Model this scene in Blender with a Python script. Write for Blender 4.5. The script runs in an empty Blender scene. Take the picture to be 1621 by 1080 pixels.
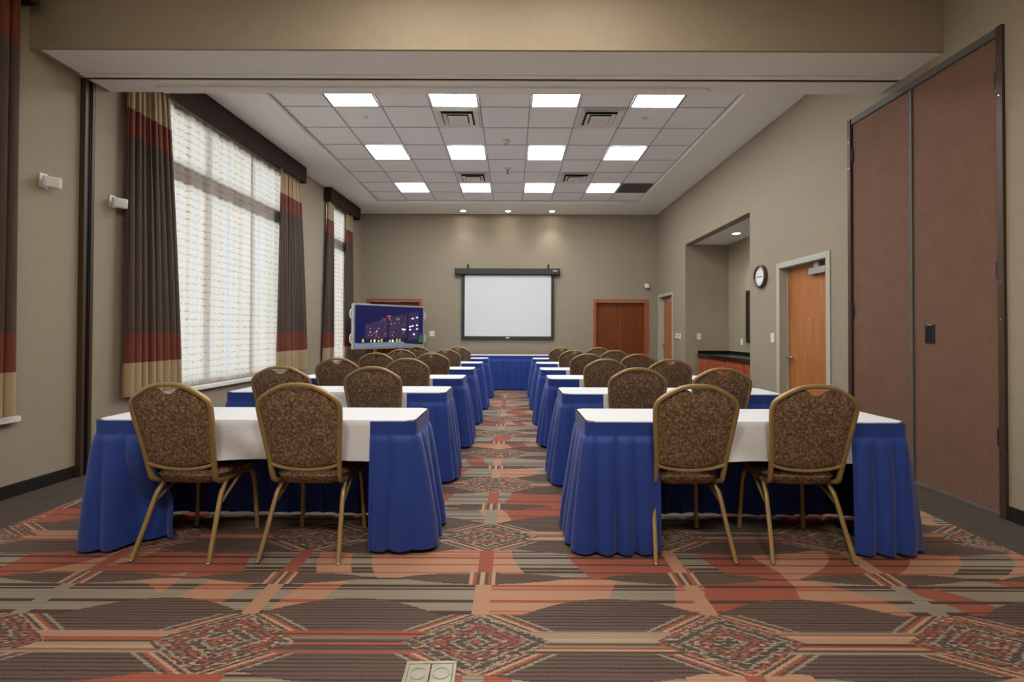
import bpy, bmesh, math, random
from mathutils import Vector, Matrix, noise
R = math.radians
S = bpy.context.scene
COL = S.collection
# ------------------------------------------------------------------ camera
F, CX, CY, PITCH, ROLL, CAMZ = 765.0, 811.0, 526.0, 0.0125, R(0.2), 1.26
cam = bpy.data.objects.new('camera', bpy.data.cameras.new('camera')); COL.objects.link(cam)
cam.data.sensor_fit = 'HORIZONTAL'; cam.data.sensor_width = 36.0
cam.data.lens = 36.0 * F / 1621.0
cam.data.shift_x = -(CX - 810.5) / 1621.0
cam.data.shift_y = ((CY - F * math.tan(PITCH)) - 540.0) / 1621.0
cam.data.clip_start = 0.05; cam.data.clip_end = 100
fw = Vector((0, math.cos(PITCH), math.sin(PITCH))); r0 = Vector((1, 0, 0)); u0 = r0.cross(fw)
rr = math.cos(ROLL) * r0 + math.sin(ROLL) * u0; uu = -math.sin(ROLL) * r0 + math.cos(ROLL) * u0
cam.matrix_world = Matrix(((rr.x, uu.x, -fw.x, 0), (rr.y, uu.y, -fw.y, 0), (rr.z, uu.z, -fw.z, CAMZ), (0, 0, 0, 1)))
S.camera = cam
# ------------------------------------------------------------------ world, exposure
S.view_settings.view_transform = 'Standard'; S.view_settings.look = 'None'
S.view_settings.gamma = 1.0; S.view_settings.use_curve_mapping = False
S.view_settings.exposure = 1.97
DAY, PANEL, NEAR, SPOT = 1.05, 6.3, 21.0, 5.0
w = bpy.data.worlds.new('overcast'); S.world = w; w.use_nodes = True
w.node_tree.nodes['Background'].inputs[0].default_value = (1.0, 0.985, 0.97, 1)
w.node_tree.nodes['Background'].inputs[1].default_value = DAY

# ------------------------------------------------------------------ materials
def lin(c):
    return tuple(((v / 255) / 12.92 if v / 255 <= 0.04045 else ((v / 255 + 0.055) / 1.055) ** 2.4) for v in c) + (1.0,)

class NT:
    def __init__(s, name):
        s.m = bpy.data.materials.new(name); s.m.use_nodes = True; s.t = s.m.node_tree; s.t.nodes.clear()
        s.out = s.t.nodes.new('ShaderNodeOutputMaterial')
    def n(s, typ, ins=None, **kw):
        nd = s.t.nodes.new(typ)
        for k, v in kw.items(): setattr(nd, k, v)
        for k, v in (ins or {}).items():
            if isinstance(v, bpy.types.NodeSocket): s.t.links.new(v, nd.inputs[k])
            else: nd.inputs[k].default_value = v
        return nd
    def math(s, op, a, b=0.0, c=0.0):
        return s.n('ShaderNodeMath', {0: a, 1: b, 2: c}, operation=op).outputs[0]
    def mix(s, f, a, b, bt='MIX'):
        nd = s.t.nodes.new('ShaderNodeMix'); nd.data_type = 'RGBA'; nd.blend_type = bt
        for i, v in ((0, f), (6, a), (7, b)):
            if isinstance(v, bpy.types.NodeSocket): s.t.links.new(v, nd.inputs[i])
            else: nd.inputs[i].default_value = v
        return nd.outputs[2]
    def ramp(s, f, stops):
        nd = s.t.nodes.new('ShaderNodeValToRGB'); s.t.links.new(f, nd.inputs[0])
        e = nd.color_ramp.elements
        while len(e) < len(stops): e.new(0.5)
        for el, (p, c) in zip(e, stops): el.position = p; el.color = c
        return nd.outputs[0]
    def obj(s): return s.n('ShaderNodeTexCoord').outputs['Object']
    def noise(s, scale, detail=2, vec=None, rough=.5):
        i = {'Scale': scale, 'Detail': detail, 'Roughness': rough}
        i['Vector'] = vec if vec is not None else s.obj()
        return s.n('ShaderNodeTexNoise', i).outputs[0]
    def mapping(s, scale, rot=(0, 0, 0)):
        return s.n('ShaderNodeMapping', {'Vector': s.obj(), 'Scale': scale, 'Rotation': rot}).outputs[0]
    def bump(s, h, strength=.2, dist=.01):
        return s.n('ShaderNodeBump', {'Height': h, 'Strength': strength, 'Distance': dist}).outputs[0]
    def bsdf(s, col, rough=.6, metal=0, spec=.5, normal=None, **kw):
        i = {'Base Color': col, 'Roughness': rough, 'Metallic': metal, 'Specular IOR Level': spec}
        if normal is not None: i['Normal'] = normal
        i.update(kw)
        b = s.n('ShaderNodeBsdfPrincipled', i)
        s.t.links.new(b.outputs[0], s.out.inputs[0]); return s.m

def m_plain(name, c, rough=.6, metal=0, spec=.4, var=.06, scale=30, bump=0.0):
    t = NT(name); c = lin(c); f = t.noise(scale, 3)
    a = tuple(v * (1 - var) for v in c[:3]) + (1,); b = tuple(min(1, v * (1 + var)) for v in c[:3]) + (1,)
    col = t.ramp(f, [(.3, a), (.7, b)])
    nm = t.bump(f, bump, .002) if bump else None
    return t.bsdf(col, rough, metal, spec, nm)

def m_wall(name, c):
    t = NT(name); c = lin(c)
    f = t.noise(9, 4); g = t.noise(90, 2, t.mapping((1, 1, .12)))
    h = t.math('ADD', t.math('MULTIPLY', f, .5), t.math('MULTIPLY', g, .5))
    col = t.ramp(h, [(.3, tuple(v * .95 for v in c[:3]) + (1,)), (.7, tuple(v * 1.04 for v in c[:3]) + (1,))])
    return t.bsdf(col, .75, 0, .25, t.bump(g, .12, .002))

def m_wood(name, c1, c2, rough=.38, axis='z'):
    t = NT(name); sc = (14, 14, 1.2) if axis == 'z' else (14, 1.2, 14)
    f = t.noise(1.6, 6, t.mapping(sc), .62); g = t.noise(14, 3, t.mapping(sc))
    h = t.math('ADD', t.math('MULTIPLY', f, .75), t.math('MULTIPLY', g, .25))
    return t.bsdf(t.ramp(h, [(.32, lin(c1)), (.68, lin(c2))]), rough, 0, .4, t.bump(h, .06, .002))

def m_cloth(name, c, rough=.85, var=.12, sheen=.0, scale=350):
    t = NT(name); c = lin(c)
    f = t.noise(scale, 2); g = t.noise(5, 2)
    h = t.math('ADD', t.math('MULTIPLY', f, .6), t.math('MULTIPLY', g, .4))
    col = t.ramp(h, [(.35, tuple(v * (1 - var) for v in c[:3]) + (1,)), (.65, tuple(v * (1 + var) for v in c[:3]) + (1,))])
    return t.bsdf(col, rough, 0, .25, t.bump(f, .15, .001), **{'Sheen Weight': sheen, 'Sheen Roughness': .5})

def m_carpet(name, c, line, amt=.75, speck=.35, pitch=.017):
    """loop pile carpet: thin tufted lines running across the room, with flecks"""
    t = NT(name); c = lin(c); line = lin(line)
    xyz = t.n('ShaderNodeSeparateXYZ', {0: t.obj()})
    wob = t.math('MULTIPLY', t.noise(7, 1), .006)
    y = t.math('ADD', xyz.outputs[1], wob)
    s1 = t.math('SINE', t.math('MULTIPLY', y, 2 * math.pi / pitch))
    s1 = t.math('MULTIPLY_ADD', s1, .5, .5)
    big = t.noise(1.0, 2, t.mapping((1.2, 45, 1)))
    fleck = t.noise(420, 2, t.mapping((.45, 1, 1)))
    k = t.math('MULTIPLY', t.math('POWER', s1, 2.0), amt)
    k = t.math('MULTIPLY', k, t.math('MULTIPLY_ADD', big, 1.5, -.1))
    col = t.mix(k, c, line)
    fl = t.n('ShaderNodeMapRange', {0: fleck, 1: .55, 2: .72, 3: 0.0, 4: speck}).outputs[0]
    col = t.mix(fl, col, lin((196, 160, 130)))
    return t.bsdf(col, .95, 0, .1, t.bump(t.math('ADD', s1, fleck), .5, .003))

def m_speckle(name):
    t = NT(name)
    f = t.noise(190, 3, rough=.7); g = t.noise(62, 3)
    h = t.math('ADD', t.math('MULTIPLY', f, .6), t.math('MULTIPLY', g, .4))
    col = t.ramp(h, [(.38, lin((62, 44, 32))), (.47, lin((98, 76, 57))), (.54, lin((124, 101, 78))), (.64, lin((176, 152, 122)))])
    return t.bsdf(col, .9, 0, .2, t.bump(f, .4, .002))

def m_sheer(name):
    t = NT(name)
    xyz = t.n('ShaderNodeSeparateXYZ', {0: t.obj()})
    y, z = xyz.outputs[1], xyz.outputs[2]
    # woven slub lines across; density differs in tall soft columns
    wob = t.math('MULTIPLY', t.noise(3.0, 2, t.mapping((1, 9, 1.2))), .07)
    colm = t.noise(1.0, 2, t.mapping((1, 8, .12)), .7)
    cm = t.n('ShaderNodeMapRange', {0: colm, 1: .40, 2: .60, 3: 0.0, 4: 1.0}).outputs[0]
    s = t.math('FRACT', t.math('MULTIPLY', t.math('ADD', z, wob), 1 / .082))
    dl = t.math('ABSOLUTE', t.math('SUBTRACT', s, .5))
    ln = t.n('ShaderNodeMapRange', {0: dl, 1: .07, 2: .17, 3: 1.0, 4: 0.0}).outputs[0]
    brk = t.n('ShaderNodeMapRange', {0: t.noise(3, 3, t.mapping((1, 7, 8)), .7), 1: .36, 2: .60, 3: .1, 4: 1.0}).outputs[0]
    ln = t.math('MULTIPLY', t.math('MULTIPLY', ln, brk), t.math('MULTIPLY_ADD', cm, .45, .55))
    tint = t.mix(ln, t.mix(cm, lin((226, 226, 228)), lin((204, 196, 186))), lin((150, 132, 118)))
    op = t.math('MINIMUM', t.math('ADD', t.math('MULTIPLY_ADD', cm, .22, .70), t.math('MULTIPLY', ln, .3)), .985)
    tl = t.n('ShaderNodeBsdfTranslucent', {0: tint}); df = t.n('ShaderNodeBsdfDiffuse', {0: tint}); tr = t.n('ShaderNodeBsdfTransparent')
    a = t.n('ShaderNodeMixShader', {0: .32, 1: tl.outputs[0], 2: df.outputs[0]})
    b = t.n('ShaderNodeMixShader', {0: op, 1: tr.outputs[0], 2: a.outputs[0]})
    t.t.links.new(b.outputs[0], t.out.inputs[0]); return t.m

def m_glass(name):
    t = NT(name)
    a = t.n('ShaderNodeBsdfTransparent', {0: (.93, .96, .95, 1)}); g = t.n('ShaderNodeBsdfGlossy', {'Roughness': .03})
    fr = t.n('ShaderNodeFresnel', {0: 1.45})
    b = t.n('ShaderNodeMixShader', {0: fr.outputs[0], 1: a.outputs[0], 2: g.outputs[0]})
    t.t.links.new(b.outputs[0], t.out.inputs[0]); return t.m

def m_emit(name, c, s):
    t = NT(name); e = t.n('ShaderNodeEmission', {0: c, 1: s}); t.t.links.new(e.outputs[0], t.out.inputs[0]); return t.m

def m_troffer(name, s, c=(.93, .97, 1)):
    """prismatic lens over tubes: a little brighter over each tube"""
    t = NT(name)
    xyz = t.n('ShaderNodeSeparateXYZ', {0: t.obj()})
    v = t.math('COSINE', t.math('MULTIPLY', xyz.outputs[0], 2 * math.pi / .3))
    st = t.math('MULTIPLY_ADD', v, -.18 * s, s)
    e = t.n('ShaderNodeEmission', {0: c + (1,), 1: st}); t.t.links.new(e.outputs[0], t.out.inputs[0]); return t.m

def m_picture(name, c, e=.9):
    t = NT(name); c = lin(c); f = t.noise(40, 2)
    e *= .33
    col = t.ramp(f, [(.3, tuple(v * .75 for v in c[:3]) + (1,)), (.7, tuple(v * 1.25 for v in c[:3]) + (1,))])
    return t.bsdf((.01, .01, .01, 1), .25, 0, .4, **{'Emission Color': col, 'Emission Strength': e})

WALLC = (153, 140, 121)
M = {
 'wall': m_wall('wallcovering', WALLC),
 'ceil': m_plain('painted_ceiling', (244, 240, 231), .9, var=.02),
 'tile': m_plain('ceiling_tile', (246, 243, 241), .92, var=.03, scale=120),
 'tbar': m_plain('ceiling_grid', (170, 164, 160), .7, var=.02),
 'base': m_plain('black_base', (30, 27, 25), .5),
 'metalbrown': m_plain('bronze_metal', (78, 60, 47), .45, .3),
 'darkmetal': m_plain('dark_gasket', (38, 34, 33), .5, .2),
 'grey': m_plain('grey_gasket', (92, 88, 84), .6),
 'panel': None,
 'wood_door': m_wood('maple_veneer', (156, 92, 48), (186, 120, 68)),
 'wood_dark': m_wood('cherry_door', (96, 46, 18), (136, 72, 30)),
 'wood_trim': m_wood('cherry_trim', (150, 82, 46), (176, 102, 60)),
 'cab': m_wood('cherry_cabinet', (146, 68, 38), (180, 92, 54)),
 'granite': m_plain('black_granite', (24, 27, 25), .15, 0, .6, var=.5, scale=160),
 'frame': m_plain('grey_door_frame', (178, 177, 163), .5, var=.02),
 'chrome': m_plain('satin_chrome', (190, 190, 192), .25, 1),
 'alu': m_plain('aluminium', (176, 176, 174), .4, .6),
 'gold': m_plain('gold_frame', (154, 128, 84), .42, .35, .5, var=.05),
 'seatfab': m_speckle('speckled_upholstery'),
 'blue': m_cloth('blue_skirt', (36, 62, 138), .6, .10, .15),
 'linen': m_cloth('white_linen', (212, 214, 219), .8, .015),
 'tabletop': m_plain('laminate', (120, 96, 70), .5),
 'black': m_plain('black_metal', (18, 18, 18), .5, .3),
 'c_brown': m_cloth('brown_drape', (78, 65, 56), .8, .1, .1),
 'c_rust': m_cloth('rust_drape', (112, 56, 42), .7, .1, .1),
 'c_beige': m_cloth('beige_drape', (168, 146, 114), .75, .06, .1),
 'valance': m_cloth('dark_valance', (52, 38, 33), .9, .08),
 'sheer': m_sheer('sheer_fabric'),
 'glass': m_glass('window_glass'),
 'winframe': m_plain('window_frame', (176, 154, 126), .6),
 'white': m_plain('white_plastic', (222, 220, 212), .5, var=.02),
 'sill': m_plain('sill_white', (224, 222, 216), .5, var=.02),
 'screen': m_plain('screen_fabric', (216, 217, 217), .9, var=.01),
 'charcoal': m_plain('charcoal_housing', (48, 48, 47), .55, var=.04),
 'troffer': m_troffer('troffer_lens', PANEL),
 'troffer_dim': m_troffer('troffer_lens_dim', NEAR, (1, .93, .82)),
 'troffer_warm': m_troffer('troffer_lens_warm', NEAR * .35, (1, .93, .82)),
 'lamp': m_emit('downlight_lamp', (1, .9, .74, 1), 12),
 'redframe': m_plain('clock_rim', (86, 52, 40), .35, 0, .5),
 'dial': m_plain('clock_dial', (228, 232, 228), .4, var=.01),
 'vent': m_plain('vent_metal', (232, 228, 222), .6, var=.02),
 'ventdark': m_plain('vent_gap', (40, 38, 38), .9),
 'grille': m_plain('grille_metal', (120, 114, 110), .7),
 'brass': m_plain('floor_box_metal', (150, 144, 126), .42, .5, var=.12, scale=25),
 'mirror': m_plain('dark_picture', (60, 52, 44), .3),
}
t = NT('partition_fabric')
f = t.noise(60, 4, t.mapping((1, 1, 3))); g = t.noise(6, 3)
h = t.math('ADD', t.math('MULTIPLY', f, .7), t.math('MULTIPLY', g, .3))
M['panel'] = t.bsdf(t.ramp(h, [(.3, lin((105, 77, 64))), (.7, lin((126, 95, 79)))]), .85, 0, .2, t.bump(f, .3, .002))

CARPET = [m_carpet('carpet_brown', (92, 78, 72), (46, 36, 34), 1.0, .3, .022),
          m_carpet('carpet_grey', (142, 134, 120), (92, 78, 68), .8, .2),
          m_carpet('carpet_peach', (166, 130, 106), (150, 98, 76), .6, .2),
          m_carpet('carpet_rust', (148, 84, 68), (112, 62, 54), .6, .2),
          m_carpet('carpet_border', (84, 75, 69), (54, 46, 42), .9, .1, .022),
          m_carpet('carpet_sand', (168, 144, 120), (128, 98, 80), .5, .2),
          m_carpet('carpet_line', (78, 60, 56), (46, 34, 32), .5, .2)]

# ------------------------------------------------------------------ mesh helper
class MB:
    def __init__(s): s.v = []; s.f = []; s.mi = []
    def add(s, vs, fs, mi=0):
        o = len(s.v); s.v += [tuple(p) for p in vs]
        for k, f in enumerate(fs):
            s.f.append(tuple(o + i for i in f)); s.mi.append(mi[k] if isinstance(mi, list) else mi)
        return s
    def box(s, a, b, mi=0, mat=None):
        x0, x1 = sorted((a[0], b[0])); y0, y1 = sorted((a[1], b[1])); z0, z1 = sorted((a[2], b[2]))
        vs = [Vector(p) for p in ((x0, y0, z0), (x1, y0, z0), (x1, y1, z0), (x0, y1, z0), (x0, y0, z1), (x1, y0, z1), (x1, y1, z1), (x0, y1, z1))]
        if mat: vs = [mat @ v for v in vs]
        return s.add(vs, [(0, 3, 2, 1), (4, 5, 6, 7), (0, 1, 5, 4), (1, 2, 6, 5), (2, 3, 7, 6), (3, 0, 4, 7)], mi)
    def quad(s, p, mi=0): return s.add(p, [tuple(range(len(p)))], mi)
    def lathe(s, prof, n=20, axis='z', c=(0, 0, 0), mi=0, mat=None):
        """prof: list of (radius, height); closed at the ends"""
        vs = []; c = Vector(c)
        for r, h in prof:
            for k in range(n):
                a = 2 * math.pi * k / n; x, y = r * math.cos(a), r * math.sin(a)
                p = {'z': (x, y, h), 'y': (x, h, -y), 'x': (h, x, y)}[axis]
                p = Vector(p)
                if mat: p = mat @ p
                vs.append(c + p)
        fs = []
        for i in range(len(prof) - 1):
            for k in range(n):
                k2 = (k + 1) % n
                fs.append((i * n + k, i * n + k2, (i + 1) * n + k2, (i + 1) * n + k))
        fs.append(tuple(reversed(range(n)))); fs.append(tuple((len(prof) - 1) * n + k for k in range(n)))
        return s.add(vs, fs, mi)
    def sweep(s, path, prof, closed=False, up=(0, 1, 0), mi=0):
        """prof: list of (a,b) along side and up axes"""
        P = [Vector(p) for p in path]; n = len(P); m = len(prof); vs = []
        up = Vector(up)
        for i in range(n):
            if closed: t = P[(i + 1) % n] - P[i - 1]
            else: t = P[min(i + 1, n - 1)] - P[max(i - 1, 0)]
            t.normalize(); sd = t.cross(up)
            if sd.length < 1e-4: sd = t.cross(Vector((1, 0, 0)))
            sd.normalize(); u2 = sd.cross(t)
            for a, b in prof: vs.append(P[i] + sd * a + u2 * b)
        fs = []
        for i in range(n if closed else n - 1):
            j = (i + 1) % n
            for k in range(m):
                k2 = (k + 1) % m
                fs.append((i * m + k, i * m + k2, j * m + k2, j * m + k))
        if not closed: fs += [tuple(reversed(range(m))), tuple((n - 1) * m + k for k in range(m))]
        return s.add(vs, fs, mi)
    def grid(s, fn, nu, nv, mi=0, flip=False):
        vs = [fn(i / nu, j / nv) for j in range(nv + 1) for i in range(nu + 1)]
        fs = []; ms = []
        for j in range(nv):
            for i in range(nu):
                a = j * (nu + 1) + i; q = (a, a + 1, a + nu + 2, a + nu + 1)
                fs.append(tuple(reversed(q)) if flip else q); ms.append(mi(j) if callable(mi) else mi)
        return s.add(vs, fs, ms)
    def build(s, name, mats, parent=None, smooth=.55, bevel=0, solid=0, fixn=True, segs=2):
        me = bpy.data.meshes.new(name); me.from_pydata(s.v, [], s.f)
        for m in (mats if isinstance(mats, (list, tuple)) else [mats]): me.materials.append(M[m] if isinstance(m, str) else m)
        me.polygons.foreach_set('material_index', s.mi)
        if fixn or smooth:
            bm = bmesh.new(); bm.from_mesh(me)
            if fixn: bmesh.ops.recalc_face_normals(bm, faces=bm.faces)
            if smooth:
                for f_ in bm.faces: f_.smooth = True
                for e in bm.edges:
                    e.smooth = (len(e.link_faces) == 2 and e.calc_face_angle(3.2) < smooth)
            bm.to_mesh(me); bm.free()
        o = bpy.data.objects.new(name, me); COL.objects.link(o)
        if parent: o.parent = parent
        if solid:
            md = o.modifiers.new('thickness', 'SOLIDIFY'); md.thickness = solid; md.offset = 0
        if bevel:
            md = o.modifiers.new('bevel', 'BEVEL'); md.width = bevel; md.segments = segs; md.limit_method = 'ANGLE'
        return o

def rprof(w, h, r, n=3):
    """rounded rectangle section"""
    out = []
    for cx, cy, a0 in ((w / 2 - r, h / 2 - r, 0), (-w / 2 + r, h / 2 - r, 90), (-w / 2 + r, -h / 2 + r, 180), (w / 2 - r, -h / 2 + r, 270)):
        for k in range(n + 1):
            a = R(a0 + 90 * k / n); out.append((cx + r * math.cos(a), cy + r * math.sin(a)))
    return out
def circ(r, n=10): return [(r * math.cos(2 * math.pi * k / n), r * math.sin(2 * math.pi * k / n)) for k in range(n)]
def cr(pts, n=8, closed=False):
    """Catmull-Rom through pts"""
    P = [Vector(p) for p in pts]; N = len(P); out = []
    for i in range(N if closed else N - 1):
        g = (lambda k: P[k % N]) if closed else (lambda k: P[max(0, min(N - 1, k))])
        p0, p1, p2, p3 = g(i - 1), g(i), g(i + 1), g(i + 2)
        for k in range(n):
            t = k / n
            out.append(.5 * ((2 * p1) + (-p0 + p2) * t + (2 * p0 - 5 * p1 + 4 * p2 - p3) * t * t + (-p0 + 3 * p1 - 3 * p2 + p3) * t ** 3))
    if not closed: out.append(P[-1])
    return out
def tag(o, label=None, cat=None, group=None, kind=None):
    if label: o['label'] = label
    if cat: o['category'] = cat
    if group: o['group'] = group
    if kind: o['kind'] = kind
    return o
def empty(name, loc=(0, 0, 0), rz=0):
    o = bpy.data.objects.new(name, None); COL.objects.link(o); o.location = loc; o.rotation_euler = (0, 0, rz)
    o.empty_display_size = .1; return o
KIDS = {}
def copy_tree(o, parent=None):
    c = o.copy(); COL.objects.link(c)
    if parent: c.parent = parent
    for ch in [k for k in ALL_CHILDREN(o)]: copy_tree(ch, c)
    return c
def ALL_CHILDREN(o): return [k for k in bpy.data.objects if k.parent == o]
def struct(o): o['kind'] = 'structure'; return o

# ------------------------------------------------------------------ room dimensions
XR = 3.36; YB = 11.2; ZC = 4.0; ZT = 4.05; YN = -1.2
LSL = .036; LX0 = -3.76 - LSL * 4.2
LROT = -math.atan(LSL)
def onleft(o): o.location = (LX0, 0, 0); o.rotation_euler = (0, 0, LROT); return o   # local x = into the room, y = along the wall
def lx(y): return LX0 + LSL * y
BZ, BY0, BY1 = 3.46, 3.74, 4.42           # header beam above the folding partition

# floor: patterned loop carpet, brown borders beside the walls
random.seed(4)
def hsh(*a):
    x = 0x9E3779B9
    for k in a: x = ((x ^ (int(k) & 0xffffffff)) * 0x85EBCA6B + 0x27D4EB2F) & 0xffffffff; x ^= x >> 13
    return (x & 0xffffff) / 0xffffff
PX, PY, OX, OY = 1.03, 1.015, -.14, 1.98
def border_l(y): return -3.25 + .003 * y
def border_r(y): return 2.87 + .012 * y
def pat(x, y):
    if x < border_l(y) or x > border_r(y): return 4
    u = (x - OX) / PX; iu = math.floor(u + .5); du = (u - iu) * PX
    v = (y - OY) / PY; iv = math.floor(v + .5); dv = (v - iv) * PY
    a = abs(dv); au = abs(du); row = math.floor(y / .0125); row2 = math.floor(y / .0075)
    j = (hsh(row, 7) - .5)
    # concentric diamonds, one per repeat
    d = au / .31 + a / .19 + j * .05
    if d < 1:
        sect = 0 if du * dv > 0 else 1
        r = int((d + .03 * (hsh(row2, 5) - .5)) * 15 + sect * .5)
        fr = hsh(math.floor(x / .020 + row2 * .37), row2, 3)
        if fr < .30: return (0, 3, 4, 1, 0, 5)[int(fr * 20) % 6]
        return (3, 0, 1, 4, 4, 1, 0, 3, 4)[(r + iu * 2 + iv) % 9]
    # thin stripes linking the diamonds
    st = .07 + max(0, (.42 - au)) * .62 * (1 if au < .42 else 0)
    if a < .07:
        r = math.floor((dv + .07) / .0125); q = hsh(r, iv, 5 + (iu if du > 0 else iu - 1))
        return (1, 3, 6, 5, 0, 3, 2, 6, 1, 3, 0, 1)[int(q * 11.99)]
    # slanted hatch beside the diamonds
    if a < .19 and d < 1.42:
        r = math.floor((au / .31 + a / .19) / .075); return (0, 5, 3, 0, 1, 0, 2)[(r + iv) % 7]
    m = .5 * PX - au
    p = u - math.floor(u); pk_ = .42 if (math.floor(u) + iv) % 2 else .58
    hb = .185 + .135 * max(0, 1 - ((p - pk_) / .40) ** 2)
    if dv < 0: hb = .18 + .06 * max(0, 1 - ((p - 1 + pk_) / .40) ** 2)
    if a < hb: return 0
    mid = .5 * PY - a                       # distance from the row half way between diamonds
    if mid < .062:
        if au < .075:
            return (5, 3, 0, 5, 0, 3, 5, 0)[int((du + .075) / .019) % 8]
        ms = (dv - PY / 2) if dv > 0 else (dv + PY / 2)
        if au < .44 and -.058 * (1 - (au / .44) ** 2) < ms < .050 * (1 - (au / .44) ** 4): return 0
    # big blocks with sweeping curved joints
    sgn = 1 if dv > 0 else -1
    tt = (a - .19) / .32 * sgn
    jj = iv if dv > 0 else iv - 1
    if au < .038 and mid > .05: return 2 if hsh(iu, iv, sgn + 9) < .35 else (1 if hsh(iu, iv, sgn) < .4 else 3)
    sw = .34 * (tt ** 2) * (1 if hsh(jj, 21) < .5 else -1)
    xs = x + sw * (1 if hsh(iu, jj, 2) < .6 else -.3)
    cell = math.floor(xs / .45); fx = xs / .45 - cell
    cut = .25 + .5 * hsh(cell, jj, sgn, 11)
    key = cell * 2 + (1 if fx > cut else 0)
    q = hsh(key, jj, sgn + 3, 5)
    c = 1 if q < .44 else 2 if q < .70 else 3
    lr = hsh(row, 77)
    if c == 1 and lr < .26: return 6
    if c == 2 and lr < .20: return 3
    if c == 3 and lr < .18: return 6
    return c
fl = MB(); rowh = .0125; dx = .006
y = .0
XL0, XR0 = -4.0, XR + .12
while y < YB + .1:
    rowh = .005 if y < 3.3 else .0125
    yc = y + rowh / 2; x = XL0; cur = pat(x + dx / 2, yc); xs0 = x
    while x < XR0:
        c = pat(x + dx / 2, yc)
        if c != cur:
            fl.quad([(xs0, y, 0), (x, y, 0), (x, y + rowh, 0), (xs0, y + rowh, 0)], cur); xs0 = x; cur = c
        x += dx
    fl.quad([(xs0, y, 0), (XR0, y, 0), (XR0, y + rowh, 0), (xs0, y + rowh, 0)], cur)
    y += rowh
fl.quad([(XL0, YN - .1, 0), (XR0, YN - .1, 0), (XR0, 0, 0), (XL0, 0, 0)], 0)
fl.quad([(XR0, 6.7, 0), (4.4, 6.7, 0), (4.4, 9.5, 0), (XR0, 9.5, 0)], 4)
struct(fl.build('floor', CARPET, smooth=0, fixn=False))

# walls
def wall_cells(name, mat, s0, s1, z0, z1, holes, thick, fn, smooth=0):
    """wall made of boxes round rectangular holes; fn(s, d, z) gives the point"""
    ss = sorted({s0, s1, *[h[0] for h in holes], *[h[1] for h in holes]}); zs = sorted({z0, z1, *[h[2] for h in holes], *[h[3] for h in holes]})
    b = MB()
    for i in range(len(ss) - 1):
        for k in range(len(zs) - 1):
            sc, zc = (ss[i] + ss[i + 1]) / 2, (zs[k] + zs[k + 1]) / 2
            if any(h[0] < sc < h[1] and h[2] < zc < h[3] for h in holes): continue
            b.box(fn(ss[i], 0, zs[k]), fn(ss[i + 1], -thick, zs[k + 1]))
    o = b.build(name, mat, smooth=0)
    bm = bmesh.new(); bm.from_mesh(o.data); bmesh.ops.remove_doubles(bm, verts=bm.verts, dist=1e-5)
    seen = {}
    for f_ in bm.faces: seen.setdefault(tuple(round(v, 4) for v in f_.calc_center_median()), []).append(f_)
    bmesh.ops.delete(bm, geom=[f_ for fs in seen.values() if len(fs) > 1 for f_ in fs], context='FACES')
    bm.to_mesh(o.data); bm.free()
    return struct(o)
W0 = (1.0, 3.45, .60, 3.78); W1 = (4.98, 7.78, .60, 3.78); W2 = (9.25, 10.3, .60, 3.78)
onleft(wall_cells('wall_left', 'wall', YN, 11.35, 0, 4.12, [W0, W1, W2], .2, lambda s, d, z: (d, s, z)))
ALC = (6.83, 9.38, 0, 2.975)
D2 = (5.14, 6.08, 0, 2.09); D1 = (10.12, 11.06, 0, 2.08); PD = (3.28, 4.81, 0, 3.385)
wall_cells('wall_right', 'wall', YN, YB + .15, 0, 4.12, [ALC, D2, D1, PD], .16, lambda s, d, z: (XR - d, s, z))
BD1 = (-3.33, -2.14, 0, 1.985); BD2 = (1.93, 3.10, 0, 1.985)
wall_cells('wall_back', 'wall', -3.9, XR + .16, 0, 4.12, [BD1, BD2], .15, lambda s, d, z: (s, YB - d, z))
wall_cells('wall_front', 'wall', -4.2, XR + .16, 0, 4.12, [], .15, lambda s, d, z: (s, YN + d, z))
# alcove shell
XA = 4.2
al = MB(); al.box((XR + .161, ALC[1], 0), (XA, ALC[1] + .1, ALC[3])); al.box((XR + .161, ALC[0] - .1, 0), (XA, ALC[0], ALC[3]))
al.box((XA, ALC[0] - .1, 0), (XA + .1, ALC[1] + .1, ALC[3] + .1))
struct(al.build('wall_alcove', 'wall', smooth=0))
struct(MB().box((XR + .161, ALC[0] - .1, ALC[3]), (XA, ALC[1] + .1, ALC[3] + .1)).build('ceiling_alcove', 'ceil', smooth=0))
# backing behind the doors that stand in the walls (dark rooms beyond)
# ceiling: soffit ring, raised field of tiles with their grid
TX0, TX1, TY0, TY1, TP = -2.85, 2.649, 4.735, 10.2, .611
def ceiling_room(name, y0, y1, ty0, ty1):
    b = MB(); ex = 4.1
    b.box((-ex, y0, ZC), (TX0 - .015, y1, ZC + .12)); b.box((TX1 + .015, y0, ZC), (XR + .16, y1, ZC + .12))
    b.box((TX0 - .015, y0, ZC), (TX1 + .015, ty0 - .012, ZC + .12)); b.box((TX0 - .015, ty1 + .012, ZC), (TX1 + .015, y1, ZC + .12))
    b.box((TX0 - .015, ty0 - .012, ZT), (TX1 + .015, ty1 + .012, ZT + .04), 1)
    for k in range(10):
        x = TX0 + k * TP; b.box((x - .007, ty0, ZT - .004), (x + .007, ty1, ZT + .001), 2)
    n = round((ty1 - ty0) / .607)
    for k in range(n + 1):
        yy = ty0 + k * (ty1 - ty0) / n; b.box((TX0, yy - .007, ZT - .004), (TX1, yy + .007, ZT + .001), 2)
    return struct(b.build(name, ['ceil', 'tile', 'tbar'], smooth=0))
ceiling_room('ceiling', BY1, YB + .15, TY0, TY1)
c2 = ceiling_room('ceiling', YN - .1, BY0, -.75, 3.5)
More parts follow.
